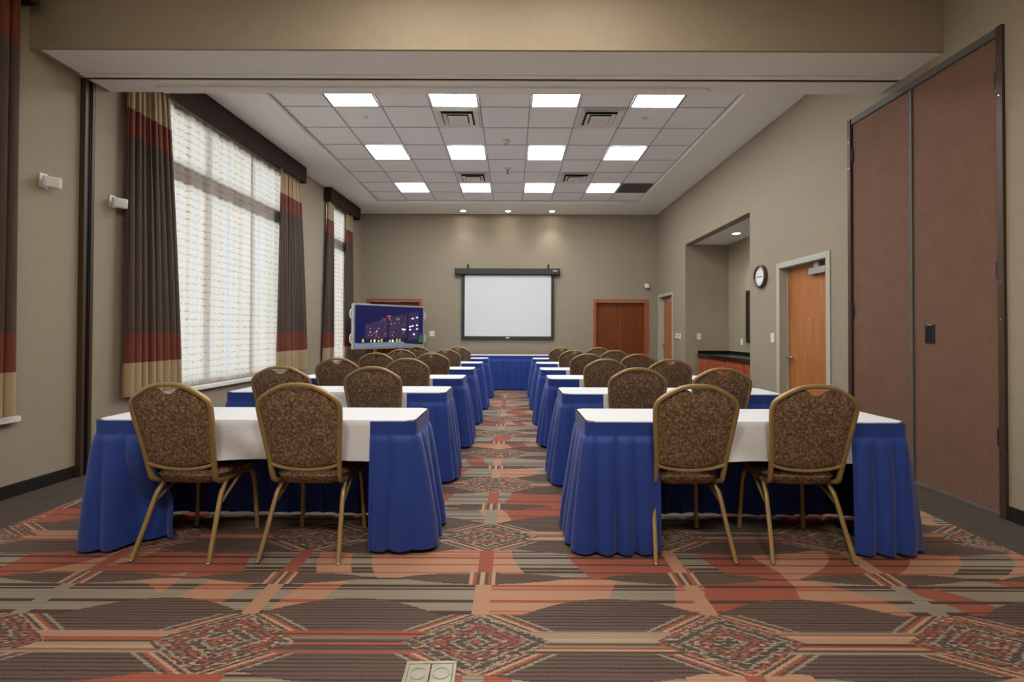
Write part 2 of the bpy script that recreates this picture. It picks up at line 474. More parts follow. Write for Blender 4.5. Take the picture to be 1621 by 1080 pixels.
# header beam with its partition track
b = MB(); b.box((-3.79, BY0, BZ), (XR, BY1, 4.1), 0)
b.box((-3.7, BY0 + .02, BZ - .002), (XR, BY1 - .0, BZ), 1)
beam = struct(b.build('wall_header', ['wall', 'ceil'], smooth=0))
b = MB()
b.box((-3.70, 4.10, BZ - .012), (XR - .01, 4.15, BZ - .0022), 0); b.box((-3.70, 4.19, BZ - .012), (XR - .01, 4.24, BZ - .0022), 0)
b.box((-3.70, 4.15, BZ - .004), (XR - .01, 4.19, BZ - .0022), 1)
struct(b.build('trim_1', ['ceil', 'darkmetal'], smooth=0, bevel=.002))
# curtain of the track cover board behind the track, rounded at its right end
pts = [(-3.2, 4.30), (1.70, 4.30), (1.76, 4.32), (1.79, 4.36), (1.79, 4.41), (-3.2, 4.41)]
b = MB(); n = len(pts)
b.add([(p[0], p[1], BZ - .018) for p in pts] + [(p[0], p[1], BZ - .0025) for p in pts], [tuple(range(n)), tuple(range(n, 2 * n))] + [(i, (i + 1) % n, n + (i + 1) % n, n + i) for i in range(n)])
struct(b.build('trim_2', 'ceil', smooth=0))
# baseboards
def bb(name, a, b_, left=False):
    o = struct(MB().box(a, b_).build(name, 'base', smooth=0, bevel=.003)); return onleft(o) if left else o
bb('baseboard_left', (0.001, YN + .01, .001), (.012, 4.165, .10), True); bb('baseboard_left', (0.001, 4.30, .001), (.012, 11.12, .10), True)
bb('baseboard_right', (XR - .012, YN + .01, .001), (XR - .001, 3.27, .10)); bb('baseboard_right', (XR - .012, 4.82, .001), (XR - .001, 5.085, .10))
bb('baseboard_right', (XR - .012, 6.14, .001), (XR - .001, 6.828, .10)); bb('baseboard_right', (XR - .012, 9.382, .001), (XR - .001, 10.06, .10))
bb('baseboard_back', (-2.09, YB - .012, .001), (1.87, YB - .001, .10)); bb('baseboard_back', (3.17, YB - .012, .001), (XR - .012, YB - .001, .10))
# wall jamb of the partition on the left wall
b = MB(); b.box((.002, 4.175, .002), (.05, 4.205, BZ - .002), 0); b.box((.002, 4.205, .002), (.028, 4.245, BZ - .002), 1); b.box((.002, 4.245, .002), (.05, 4.275, BZ - .002), 0)
b.box((.028, 4.213, .002), (.045, 4.22, BZ - .002), 2); b.box((.028, 4.23, .002), (.045, 4.237, BZ - .002), 2)
j = onleft(b.build('partition_jamb', ['metalbrown', 'darkmetal', 'black'], smooth=0, bevel=.002))
tag(j, 'brown metal partition jamb standing full height on the left wall', 'door jamb')

# ------------------------------------------------------------------ windows, sheers, curtains, valances (left wall)
def window(idx, w):
    s0, s1, z0, z1 = w
    root = struct(onleft(empty('window_%d' % idx)))
    b = MB(); d0, d1 = -.15, -.07
    b.box((d0, s0 + .001, z0 + .001), (d1, s0 + .06, z1 - .001)); b.box((d0, s1 - .06, z0 + .001), (d1, s1 - .001, z1 - .001))
    b.box((d0, s0 + .06, z0 + .001), (d1, s1 - .06, z0 + .07)); b.box((d0, s0 + .06, z1 - .06), (d1, s1 - .06, z1 - .001))
    b.box((d0, s0 + .06, 2.94), (d1 + .02, s1 - .06, 3.15))
    nm = max(1, round((s1 - s0) / .95))
    for k in range(1, nm):
        s = s0 + (s1 - s0) * k / nm; b.box((d0, s - .018, z0 + .07), (d1, s + .018, z1 - .06))
    b.build('window_frame', 'winframe', root, smooth=0, bevel=.004)
    MB().box((-.112, s0 + .06, z0 + .07), (-.108, s1 - .06, z1 - .06)).build('pane', 'glass', root, smooth=0)
    MB().box((-.069, s0 + .002, z0 + .001), (-.0, s1 - .002, z0 + .012)).box((.001, s0 - .06, z0 - .03), (.05, s1 + (.235 if idx == 1 else .06), z0 + .012)).build('window_sill', 'sill', root, smooth=0, bevel=.003)
window(1, W0); window(2, W1); window(3, W2)

def sheer(s0, s1, z0, z1, seed, label):
    random.seed(seed); ph = [random.uniform(0, 6.28) for _ in range(4)]
    nu = int((s1 - s0) / .012)
    def fn(u, v):
        s = s0 + (s1 - s0) * u; z = z0 + (z1 - z0) * v
        d = .011 * math.sin(s * 42 + ph[0] + 1.2 * math.sin(s * 3 + ph[1])) + .007 * math.sin(s * 17 + ph[2]) + .004 * math.sin(z * 1.5 + s * 9 + ph[3])
        return (-.028 + d, s, z)
    b = MB().grid(fn, nu, 16)
    o = onleft(b.build('sheer_curtain', 'sheer', smooth=3, fixn=False))
    return tag(o, label, 'curtain')
sheer(W0[0] + .004, W0[1] - .004, .625, W0[3] - .004, 1, 'sheer striped curtain in the window nearest the camera, mostly outside the photo')
sheer(W1[0] + .004, W1[1] - .004, .625, W1[3] - .004, 2, 'wide glowing white sheer curtain across the large left window')
sheer(W2[0] + .004, W2[1] - .004, .625, W2[3] - .004, 3, 'narrow glowing sheer curtain in the far left window by the television')

def drape(top, bot, z1, seed, label, z0=.625, zb=(.95, 1.24, 3.14, 3.40)):
    random.seed(seed); ph = random.uniform(0, 6.28); nf = max(3, round((bot[1] - bot[0]) / .095)); ph2 = random.uniform(0, 6.28)
    zs = sorted({z0, .70, .80, zb[0], 1.05, 1.15, zb[1], 1.4, 1.7, 2.0, 2.3, 2.6, 2.9, zb[2], zb[3], 3.27, 3.53, 3.65, z1})
    mats = []
    for i in range(len(zs) - 1):
        zc = (zs[i] + zs[i + 1]) / 2
        mats.append(2 if zc < zb[0] else 1 if zc < zb[1] else 0 if zc < zb[2] else 1 if zc < zb[3] else 2)
    nu = nf * 12
    def fn(u, v):
        z = zs[round(v * (len(zs) - 1))]
        t = min(1, (z - z0) / (z1 - z0)); e = t ** 1.3
        a = bot[0] + (top[0] - bot[0]) * e; c = bot[1] + (top[1] - bot[1]) * e
        s = a + (c - a) * u
        amp = .034 - .012 * t
        w_ = math.sin(u * nf * 2 * math.pi + ph + .5 * math.sin(z * .9 + ph2) + .6 * math.sin(u * 9 + ph2))
        d = .066 + amp * (abs(w_) ** .7 * (1 if w_ > 0 else -1)) + .006 * math.sin(u * 31 + ph2 + z)
        s += .008 * math.sin(u * nf * 4 * math.pi + ph)
        return (d, s, z)
    b = MB().grid(fn, nu, len(zs) - 1, lambda j: mats[j])
    o = onleft(b.build('drape', ['c_brown', 'c_rust', 'c_beige'], smooth=3, fixn=False, solid=.003))
    return tag(o, label, 'curtain', )
drape((3.02, 3.60), (2.95, 3.60), 3.97, 11, 'banded brown and rust drape cut off by the left edge of the photo', zb=(.95, 1.24, 3.41, 3.82))
drape((4.60, 5.10), (4.57, 5.33), 3.86, 12, 'brown drape with rust and beige bands on the near side of the large window')
drape((7.44, 8.01), (7.33, 8.32), 3.86, 13, 'brown drape with rust and beige bands on the far side of the large window')
drape((9.17, 9.37), (9.02, 9.48), 3.86, 14, 'slim banded drape on the near side of the far left window')
drape((10.13, 10.47), (10.03, 10.49), 3.86, 15, 'slim banded drape on the far side of the far left window, behind the television')
def valance(y0, y1, d, label):
    z0, z1 = 3.735, ZC - .004
    b = MB()
    b.box((d - .02, y0, z0), (d, y1, z1))                       # front board
    for ya, yb in ((y0, y0 + .02), (y1 - .02, y1)): b.box((.003, ya, z0), (d - .0201, yb, z1))   # returns to the wall
    b.box((.003, y0 + .0201, z1 - .02), (d - .0201, y1 - .0201, z1))
    o = onleft(b.build('valance', 'valance', smooth=0))
    return tag(o, label, 'valance')
valance(4.44, 8.07, .17, 'long dark brown valance board over the large left window')
valance(9.13, 10.72, .145, 'short dark brown valance board over the far left window')
valance(.7, 3.66, .17, 'dark brown valance over the window nearest the camera')

# motion sensors on walls
def sensor(loc, rz, label, left=True, sc=1.0):
    root = empty('motion_sensor', loc, rz)
    MB().box((0.001, -.03, -.05), (.014, .03, .055)).build('bracket', 'white', root, bevel=.003)
    MB().lathe([(.012, .014), (.012, .045)], 12, 'x').build('swivel', 'white', root)
    mat = Matrix.Translation((.075, 0, -.012)) @ Matrix.Rotation(R(-42), 4, 'Z') @ Matrix.Rotation(R(14), 4, 'Y')
    MB().box((-.03, -.052, -.042), (.022, .052, .042), mat=mat).build('housing', 'white', root, bevel=.012, segs=3)
    mat2 = mat @ Matrix.Translation((.024, 0, -.006))
    MB().box((0, -.036, -.024), (.006, .036, .024), mat=mat2).build('lens', 'sill', root, bevel=.002)
    root.scale = (sc,) * 3
    return tag(root, label, 'motion sensor')
sensor((lx(3.86), 3.86, 2.46), LROT, 'white motion sensor on left wall between near drape and brown jamb', sc=1.1)
sensor((lx(4.5), 4.50, 2.465), LROT, 'white swivel motion sensor on the left wall beside the banded drape', sc=1.1)
sensor((3.1, YB, 2.34), R(-90), 'small white motion sensor high on the back wall by the right corner')

# ------------------------------------------------------------------ right wall: pocket doors of the partition
pr = struct(empty('door_1', (XR, 4.04, 0)))
Y0, Y1, ZD = 3.28 - 4.04, 4.81 - 4.04, 3.385
b = MB()
b.box((-.02, Y0 + .001, .001), (.1, Y0 + .045, ZD - .001)); b.box((-.02, Y1 - .045, .001), (.1, Y1 - .001, ZD - .001))
b.build('door_frame', 'metalbrown', pr, smooth=0, bevel=.003)
MB().box((-.012, Y0 + .046, ZD - .06), (.1, Y1 - .046, ZD - .001)).build('head_track', 'grey', pr, smooth=0, bevel=.003)
MB().box((-.005, Y0 + .046, .001), (.03, Y1 - .046, .028)).build('threshold', 'grey', pr, smooth=0, bevel=.003)
for ya, yb, side in ((Y0 + .05, .003, 'n'), (.028, Y1 - .05, 'f')):
    leaf = MB().box((.004, ya, .035), (.05, yb, ZD - .064)).build('door_leaf', 'panel', pr, smooth=0, bevel=.002)
    hy = Y0 + .052 if side == 'n' else Y1 - .052
    for hz in (3.02, 1.47 if side == 'f' else 1.70, .55):
        MB().box((-.012, hy - .012, hz - .06), (.0035, hy + .012, hz + .06)).build('hinge', 'darkmetal', leaf, bevel=.002)
    if side == 'n':
        b = MB(); y0h, y1h, z0h, z1h = -.195, -.105, 1.18, 1.335
        b.box((-.002, y0h, z0h), (.0035, y0h + .014, z1h)); b.box((-.002, y1h - .014, z0h), (.0035, y1h, z1h))
        b.box((-.002, y0h + .014, z0h), (.0035, y1h - .014, z0h + .012)); b.box((-.003, y0h + .02, z1h - .012), (.0035, y1h - .014, z1h), 2)
        b.box((.001, y0h + .014, z0h + .012), (.0035, y1h - .014, z1h - .012), 1)
        b.build('pull_handle', ['darkmetal', 'black', 'chrome'], leaf, bevel=.001)
MB().box((-.010, .004, .03), (.02, .027, ZD - .062)).build('meeting_seam', 'grey', pr, smooth=0, bevel=.002)
for yy in (Y0 + .022, Y1 - .022):
    for zz in (3.16, 2.9, 1.62, 1.36, .68, .43, .17):
        MB().lathe([(.006, -.0235), (.006, -.0205)], 8, 'x', (0, yy, zz)).build('screw', 'chrome', pr)

def room_door(idx, d, ztop, detail=True):
    """grey metal frame, recessed maple leaf, closer, lever"""
    y0, y1, _, z1 = d; fwid = .047
    root = struct(empty('door_%d' % idx, (XR, (y0 + y1) / 2, 0))); h = (y1 - y0) / 2
    b = MB()
    for sg in (-1, 1):
        b.box((-.014, sg * h - sg * .004, .001), (.0, sg * (h + fwid), z1 + fwid))       # face
        b.box((-.014, sg * (h - .004), .001), (.158, sg * (h - .022), z1 - .001))        # jamb
        b.box((.085, sg * (h - .022), .001), (.10, sg * (h - .036), z1 - .02))           # stop
    b.box((-.014, -h + .004, z1 - .02), (0, h - .004, z1 + fwid)); b.box((0, -h + .022, z1 - .02), (.158, h - .022, z1 - .001))
    b.build('door_frame', 'frame', root, smooth=0, bevel=.003)
    leaf = MB().box((.101, -h + .024, .008), (.145, h - .024, z1 - .022)).build('door_leaf', 'wood_door', root, smooth=0, bevel=.002)
    b = MB(); b.box((.045, -h + .12, z1 - .16), (.1, -h + .42, z1 - .085))
    cl = b.build('door_closer', 'alu', leaf, bevel=.004)
    MB().box((.05, -h + .24, z1 - .084), (.09, -h + .33, z1 - .024)).build('closer_arm', 'alu', leaf, bevel=.003)
    hy = h - .085
    b = MB(); b.lathe([(.03, .085), (.032, .1)], 16, 'x', (0, hy, .965)); b.lathe([(.011, .045), (.011, .09)], 10, 'x', (0, hy, .965))
    b.sweep(cr([(.045, hy + .01, .965), (.043, hy - .05, .967), (.047, hy - .12, .96)], 4), rprof(.016, .02, .005), up=(0, 0, 1))
    b.build('lever_handle', 'chrome', leaf)
    if detail:
        MB().lathe([(.012, .09), (.014, .1)], 12, 'x', (0, 0, 1.42)).build('viewer', 'chrome', leaf)
    return root
room_door(2, D2, 2.14); room_door(3, D1, 2.13, False)

def back_door(idx, d, lock):
    x0, x1, _, z1 = d; root = struct(empty('door_%d' % idx, ((x0 + x1) / 2, YB, 0))); h = (x1 - x0) / 2
    b = MB()
    for sg in (-1, 1):
        b.box((sg * (h - .002), -.016, .001), (sg * (h + .055), -.001, z1 + .045)); b.box((sg * (h - .002), 0, .001), (sg * (h - .02), .14, z1 - .001))
    b.box((-h + .002, -.016, z1 - .016), (h - .002, -.001, z1 + .045)); b.box((-h + .02, 0, z1 - .016), (h - .02, .14, z1 - .001))
    b.build('door_frame', 'wood_trim', root, smooth=0, bevel=.003)
    for xa, xb in ((-h + .022, -.002), (.002, h - .022)):
        leaf = MB().box((xa, .09, .008), (xb, .13, z1 - .019)).build('door_leaf', 'wood_dark', root, smooth=0, bevel=.002)
    if lock:
        MB().lathe([(.026, .075), (.03, .09)], 14, 'y', (h - .12, 0, .945)).build('lock', 'chrome', leaf)
        MB().lathe([(.013, .068), (.013, .075)], 12, 'y', (h - .12, 0, .945)).build('keyhole', 'black', leaf)
back_door(4, BD1, False); back_door(5, BD2, True)

# alcove: worktop, cabinets
zt = .86
ctop = MB().box((3.585, ALC[0] + .003, zt - .06), (XA - .002, ALC[1] - .003, zt)).box((XA - .022, ALC[0] + .003, zt), (XA - .002, ALC[1] - .003, zt + .055)).box((3.60, ALC[1] - .022, zt), (XA - .023, ALC[1] - .003, zt + .055)).build('worktop', 'granite', smooth=0, bevel=.004)
tag(ctop, 'black granite worktop along the alcove in the right wall', 'worktop')
def cabinet(y0, y1, doors, label):
    root = empty('base_cabinet', ((XA + 3.62) / 2, (y0 + y1) / 2, 0)); cx = root.location.x; cy = root.location.y
    L = lambda p: (p[0] - cx, p[1] - cy, p[2])
    MB().box(L((3.64, y0, .09)), L((XA - .005, y1, zt - .062))).box(L((3.69, y0 + .001, .001)), L((XA - .01, y1 - .001, .09))).build('body', 'cab', root, smooth=0)
    n = doors; wd = (y1 - y0) / n
    for k in range(n):
        a, c = y0 + k * wd + .012, y0 + (k + 1) * wd - .012
        dr = MB()
        dr.box(L((3.62, a, .11)), L((3.638, c, .16)))
        dr.box(L((3.62, a, .69)), L((3.638, c, zt - .085))); dr.box(L((3.62, a, .16)), L((3.638, a + .05, .69))); dr.box(L((3.62, c - .05, .16)), L((3.638, c, .69)))
        dr.box(L((3.629, a + .051, .161)), L((3.637, c - .051, .689)))
        d_ = dr.build('cabinet_door', 'cab', root, smooth=0, bevel=.003)
        yh = (c - .025 if (k % 2 == 0) else a + .025) if n > 1 else a + .025
        hb_ = MB(); hb_.sweep(cr([L((3.62, yh, .60)), L((3.595, yh, .615)), L((3.595, yh, .685)), L((3.62, yh, .70))], 5), circ(.005, 8), up=(0, 1, 0))
        hb_.build('handle', 'chrome', d_)
    return tag(root, label, 'cabinet')
cabinet(8.905, 9.375, 1, 'narrow cherry base cabinet at the far end under the black worktop')
cabinet(7.56, 8.90, 2, 'wide two-door cherry base cabinet in the middle under the black worktop')
cabinet(6.836, 7.555, 2, 'cherry base cabinet at the near end under the black worktop')
# framed picture seen edge on
root = empty('wall_mirror', (XA, 8.0, 1.55))
b = MB(); x0 = -.04
b.box((x0, -.62, -.46), (-.002, -.57, .46)); b.box((x0, .57, -.46), (-.002, .62, .46)); b.box((x0, -.57, .41), (-.002, .57, .46)); b.box((x0, -.57, -.46), (-.002, .57, -.41))
b.build('frame', 'valance', root, smooth=0, bevel=.004)
MB().box((-.02, -.569, -.409), (-.003, .569, .409)).build('face', 'mirror', root, smooth=0)
tag(root, 'dark framed picture seen edge on, hanging over the alcove worktop', 'picture')

def plate(loc, axis, w_, h_, label, kinds='switch', name='light_switch', cat='light switch'):
    root = empty(name, loc)
    a = w_ / 2; c = h_ / 2
    if axis == 'x': bx = lambda u0, u1, z0, z1, d0, d1: ((-d1, u0, z0), (-d0, u1, z1))
    else: bx = lambda u0, u1, z0, z1, d0, d1: ((u0, -d1, z0), (u1, -d0, z1))
    MB().box(*bx(-a, a, -c, c, .001, .007)).build('plate', 'white', root, bevel=.002)
    if kinds == 'switch':
        for u in ([0] if w_ < .09 else [-a / 2, a / 2]):
            MB().box(*bx(u - .008, u + .008, -.018, .018, .0075, .013)).build('toggle', 'sill', root, bevel=.002)
    elif kinds == 'outlet':
        for zz in (-.022, .022): MB().box(*bx(-.016, .016, zz - .013, zz + .013, .0072, .009)).build('socket', 'sill', root, bevel=.004)
    elif kinds == 'thermo':
        MB().box(*bx(-a * .8, a * .8, -c * .75, c * .75, .0072, .03)).build('cover', 'white', root, bevel=.004)
        MB().box(*bx(-a * .5, a * .5, c * .15, c * .55, .0302, .032)).build('display', 'grey', root)
    return tag(root, label, cat)
plate((XR, 6.235, 1.20), 'x', .085, .12, 'white light switch on the right wall between clock and door')
plate((XR, 9.86, 1.19), 'x', .12, .12, 'white square thermostat beside the far right door, left one', 'thermo', 'thermostat', 'thermostat')
plate((XR, 9.66, 1.18), 'x', .08, .14, 'white wall control beside the far right door, right one nearer the alcove', 'thermo', 'thermostat', 'thermostat')
plate((3.62, ALC[1], 1.19), 'y', .08, .12, 'white light switch on the far side wall inside the alcove')
plate((XA, 8.84, 1.10), 'x', .075, .12, 'white power outlet over the alcove worktop', 'outlet', 'power_outlet', 'outlet')
plate((-1.86, YB, 1.22), 'y', .12, .125, 'white light switch plate on the back wall between television and projection screen')

# clock
root = empty('wall_clock', (XR, 6.50, 2.02))
MB().lathe([(.155, -.002), (.155, -.02), (.148, -.045), (.135, -.05), (.125, -.04), (.122, -.025), (.122, -.002)], 40, 'x').build('rim', 'redframe', root)
MB().lathe([(.1215, -.020), (.1215, -.027)], 40, 'x').build('dial', 'dial', root)
for k in range(12):
    mt = Matrix.Rotation(R(30 * k), 4, 'X'); MB().box((-.029, -.003, .095), (-.0272, .003, .112), mat=mt).build('hour_mark', 'black', root, smooth=0)
for ang, ln_, nm in ((92, .062, 'hour_hand'), (-88, .092, 'minute_hand')):
    mt = Matrix.Rotation(R(ang), 4, 'X'); MB().box((-.033, -.004, -.012), (-.030, .004, ln_), mat=mt).build(nm, 'black', root)
tag(root, 'round wall clock with brown rim and white face on the right wall', 'clock')

# ------------------------------------------------------------------ back wall: projection screen
root = empty('projection_screen', (-.11, YB, 0)); X = lambda x: x + .11
hs = MB().box((X(-1.31), -.13, 2.585), (X(1.085), -.012, 2.725)).build('housing', 'charcoal', root, bevel=.012, segs=3)
for xa in (-1.322, 1.083): MB().box((X(xa), -.135, 2.58), (X(xa + .014), -.01, 2.73)).build('end_cap', 'charcoal', hs, bevel=.003)
MB().box((X(.93), -.1335, 2.655), (X(1.03), -.1305, 2.682)).build('badge', 'alu', hs)
fr = MB().box((X(-1.175), -.052, 1.135), (X(.965), -.048, 2.584)).build('border', 'charcoal', root, smooth=0)
MB().box((X(-1.10), -.0545, 1.165), (X(.892), -.0525, 2.575)).build('screen_surface', 'screen', root, smooth=0)
bt = MB().box((X(-1.18), -.066, 1.095), (X(.97), -.036, 1.134)).build('bottom_bar', 'charcoal', root, bevel=.006)
MB().box((X(-.15), -.082, 1.118), (X(-.06), -.0665, 1.142)).build('pull_tab', 'white', bt, bevel=.003)
for xa in (-1.035, .83):
    b = MB(); b.box((X(xa) - .02, -.012, 2.65), (X(xa) + .02, -.002, 2.83)); b.box((X(xa) - .02, -.07, 2.727), (X(xa) + .02, -.0125, 2.737))
    b.sweep(cr([(X(xa), -.05, 2.735), (X(xa), -.05, 2.79), (X(xa) - .0, -.012, 2.81)], 4), circ(.008, 8), up=(1, 0, 0))
    b.build('wall_bracket', 'black', root)
tag(root, 'pull-down white projection screen with black border on the back wall', 'projection screen')

# ------------------------------------------------------------------ television on its stand
A = Vector((-3.215, 9.75, 0)); B = Vector((-2.008, 11.0, 0)); ux = (B - A).normalized(); Wt = (B - A).length
root = empty('television', ((A + B) / 2)[:], math.atan2(ux.y, ux.x))
h = Wt / 2; z0, z1 = .90, 1.837      # local -y faces the room
cab_ = MB().box((-h, 0, z0), (h, .07, z1)).build('cabinet', 'alu', root, bevel=.008)
b = MB(); e = .035
b.box((-h, -.014, z0), (-h + e, -.0005, z1)); b.box((h - e, -.014, z0), (h, -.0005, z1)); b.box((-h + e, -.014, z1 - e), (h - e, -.0005, z1)); b.box((-h + e, -.014, z0), (h - e, -.0005, z0 + e + .035))
b.build('bezel', 'alu', root, smooth=0, bevel=.003)
# picture on the screen: lit hotel at night
PAL = [m_picture('pic_sky', (8, 12, 82), .6), m_picture('pic_facade', (62, 44, 84), .6), m_picture('pic_facade_side', (52, 42, 92), .6), m_picture('pic_dark', (24, 18, 44), .7),
       m_picture('pic_white', (250, 244, 225), 1.2), m_picture('pic_red', (235, 20, 70), 1.2), m_picture('pic_yellow', (190, 170, 70), 1.0), m_picture('pic_green', (20, 90, 36), 1.0), m_picture('pic_street', (90, 110, 140), 1.0)]
b = MB(); sx0, sx1, sz0, sz1 = -h + e, h - e, z0 + e + .035, z1 - e
lay = [0]
def pq(pts, mi):
    lay[0] += 1; yy = -.001 - .00006 * lay[0]
    b.quad([(sx0 + (sx1 - sx0) * p, yy, sz1 - (sz1 - sz0) * q) for p, q in pts], mi)
pq([(0, 0), (1, 0), (1, 1), (0, 1)], 0)
pq([(.14, .47), (.36, .36), (.36, .27), (.75, .16), (.75, .90), (.14, .90)], 1)
pq([(.75, .16), (.93, .10), (.93, .92), (.75, .92)], 2)
pq([(.36, .30), (.75, .185), (.75, .16), (.36, .27)], 3); pq([(.45, .27), (.47, .26), (.47, .9), (.45, .9)], 3); pq([(.74, .15), (.77, .15), (.77, .9), (.74, .9)], 3)
pq([(0, .93), (1, .90), (1, 1), (0, 1)], 8); pq([(.68, .9), (1, .86), (1, 1), (.72, .96)], 3)
pq([(.05, .83), (.75, .80), (.75, .90), (.05, .94)], 3)
random.seed(9)
for k in range(12):
    x = .10 + .053 * k + random.uniform(-.008, .008); wd_ = random.uniform(.018, .036); q0 = random.uniform(.83, .87); pq([(x, q0), (x + wd_, q0), (x + wd_, .915), (x, .915)], (6, 3, 6, 4, 6)[k % 5])
lay[0] += 1
for k in range(150):
    x = random.uniform(.16, .91); q = random.uniform(.30 if x > .36 else .5, .8)
    if .74 < x < .78: continue
    s_ = random.choice([.005, .006, .008, .010]); mi = random.choice([4, 4, 1, 5, 3, 2, 0, 3])
    lay[0] -= 1; pq([(x, q), (x + s_, q), (x + s_, q + s_ * 1.5), (x, q + s_ * 1.5)], mi)
for x, q in ((.82, .28), (.89, .25), (.82, .48), (.89, .46), (.89, .56), (.78, .5), (.78, .58), (.665, .575), (.695, .58), (.84, .70)):
    pq([(x, q), (x + .028, q - .006), (x + .028, q + .03), (x, q + .034)], 4)
pq([(.45, .24), (.50, .225), (.50, .265), (.45, .28)], 5); pq([(.20, .63), (.215, .63), (.215, .66), (.20, .66)], 5)
pq([(.93, .90), (.95, .74), (.965, .66), (.985, .76), (1, .80), (1, .92), (.92, .93)], 7)
b.build('screen_image', PAL, root, smooth=0, fixn=False)
for sg in (-1, 1):
    for zc in (1.62, 1.12):
        p = cr([(sg * h, .03, zc + .09), (sg * (h + .035), .03, zc + .075), (sg * (h + .05), .03, zc), (sg * (h + .035), .03, zc - .075), (sg * h, .03, zc - .09)], 6)
        MB().sweep(p, circ(.013, 10), up=(0, 1, 0)).build('grab_handle', 'white', root)
b = MB()
for xx in (-.32, .32): b.box((xx - .035, .075, .06), (xx + .035, .125, 1.5))
b.box((-.32, .08, .5), (.32, .12, .56)); b.build('stand_post', 'alu', root, bevel=.005)
MB().box((-.4, -.12, .78), (.4, .07, .80)).build('shelf', 'grey', root, bevel=.003)
b = MB(); b.box((-.55, .06, .07), (.55, .14, .12))
for xx in (-.5, .5): b.box((xx - .03, -.16, .07), (xx + .03, .17, .11))
b.build('base', 'alu', root, bevel=.005)
for xx in (-.5, .5):
    for yy in (-.13, .14): MB().lathe([(.033, -.012), (.035, 0), (.033, .012)], 14, 'x', (xx, yy, .036)).build('caster', 'black', root)
tag(root, 'large flat television showing a lit building at night, on a wheeled stand', 'television')

# ------------------------------------------------------------------ ceiling fixtures
def colx(k): return TX0 + TP * k + TP / 2
rows = [TY0 + .607 * k + .3035 for k in range(9)]
RN = {1: 'row nearest the header beam', 4: 'middle row', 7: 'row nearest the back wall'}
CN = ['first column from the windows', 'second column from the windows', 'third column from the windows', 'fourth column from the windows']
proto = None
for r_ in (1, 4, 7):
    for i, c_ in enumerate((1, 3, 5, 7)):
        if proto is None:
            proto = empty('ceiling_light', (0, 0, 0)); g = TP / 2 - .012
            b = MB()
            b.box((-g, -g, -.008), (g, -g + .02, -.001)); b.box((-g, g - .02, -.008), (g, g, -.001)); b.box((-g, -g + .02, -.008), (-g + .02, g - .02, -.001)); b.box((g - .02, -g + .02, -.008), (g, g - .02, -.001))
            b.build('frame', 'tbar', proto, smooth=0)
            MB().box((-g + .021, -g + .021, -.007), (g - .021, g - .021, -.002)).build('diffuser', 'troffer', proto, smooth=0)
            o = proto
        else: o = copy_tree(proto)
        o.location = (colx(c_), rows[r_], ZT - .001 - .004)
        tag(o, 'bright square ceiling light, %s, %s' % (RN[r_], CN[i]), 'ceiling light', 'square ceiling light panels')
# same fixtures, warmer, over the near half of the room (outside the frame)
for yy, mt_, lbl in ((-.3, 'troffer_dim', 'behind the camera'), (2.75, 'troffer_warm', 'just before the header beam')):
    for i, c_ in enumerate((3, 5)):
        o = empty('ceiling_light', (colx(c_), yy, ZT - .005)); g = TP / 2 - .012
        MB().box((-g, -g, -.008), (g, -g + .02, -.001)).box((-g, g - .02, -.008), (g, g, -.001)).box((-g, -g + .02, -.008), (-g + .02, g - .02, -.001)).box((g - .02, -g + .02, -.008), (g, g - .02, -.001)).build('frame', 'tbar', o, smooth=0)
        MB().box((-g + .021, -g + .021, -.007), (g - .021, g - .021, -.002)).build('diffuser', mt_, o, smooth=0)
        tag(o, 'warm square ceiling light outside the photo, %s, %s' % (lbl, 'left one' if i == 0 else 'right one'), 'ceiling light', 'warm ceiling lights near the camera')

def vent(x, yy, label):
    root = empty('air_vent', (x, yy, ZT - .005)); g = TP / 2 - .02
    MB().box((-g, -g, -.004), (g, g, -.001)).build('face', 'vent', root, smooth=0)
    for ro, ri, zo, zi in ((.262, .205, -.022, -.006), (.185, .140, -.034, -.016)):
        b = MB(); vs = []
        for r1, zz in ((ri, zi), (ro, zo), (ro - .004, zo + .004), (ri - .004, zi + .004)):
            vs += [(-r1, -r1, zz), (r1, -r1, zz), (r1, r1, zz), (-r1, r1, zz)]
        fs = []
        for q in range(4):
            q2 = (q + 1) % 4
            for s_ in range(4):
                s2 = (s_ + 1) % 4; fs.append((q * 4 + s_, q * 4 + s2, q2 * 4 + s2, q2 * 4 + s_))
        b.add(vs, fs); b.build('louvre', 'vent', root, smooth=0)
    MB().box((-.21, -.21, -.0052), (.21, .21, -.0042)).build('throat', 'ventdark', root, smooth=0)
    b = MB(); b.box((-.125, -.125, -.032), (.125, .125, -.028)); b.box((-.02, -.02, -.028), (.02, .02, -.0053)); b.build('centre_plate', 'vent', root, smooth=0, bevel=.002)
    return tag(root, label, 'air vent')
vent(colx(3), rows[2], 'square stepped ceiling air vent near the header beam, left one')
vent(colx(6), rows[2], 'square stepped ceiling air vent near the header beam, right one')
vent(colx(3), rows[6], 'square stepped ceiling air vent towards the back wall, left one')
vent(colx(6), rows[6], 'square stepped ceiling air vent towards the back wall, right one')
root = empty('return_grille', (colx(8), rows[7], ZT - .005)); g = TP / 2 - .012
b = MB(); b.box((-g, -g, -.006), (g, -g + .025, -.001)); b.box((-g, g - .025, -.006), (g, g, -.001)); b.box((-g, -g + .025, -.006), (-g + .025, g - .025, -.001)); b.box((g - .025, -g + .025, -.006), (g, g - .025, -.001))
b.build('frame', 'grille', root, smooth=0)
b = MB(); n = 22
for k in range(n):
    u = -g + .03 + (2 * g - .06) * k / (n - 1); b.box((-g + .0255, u - .004, -.006), (g - .0255, u + .004, -.0015))
b.build('slats', 'grille', root, smooth=0)
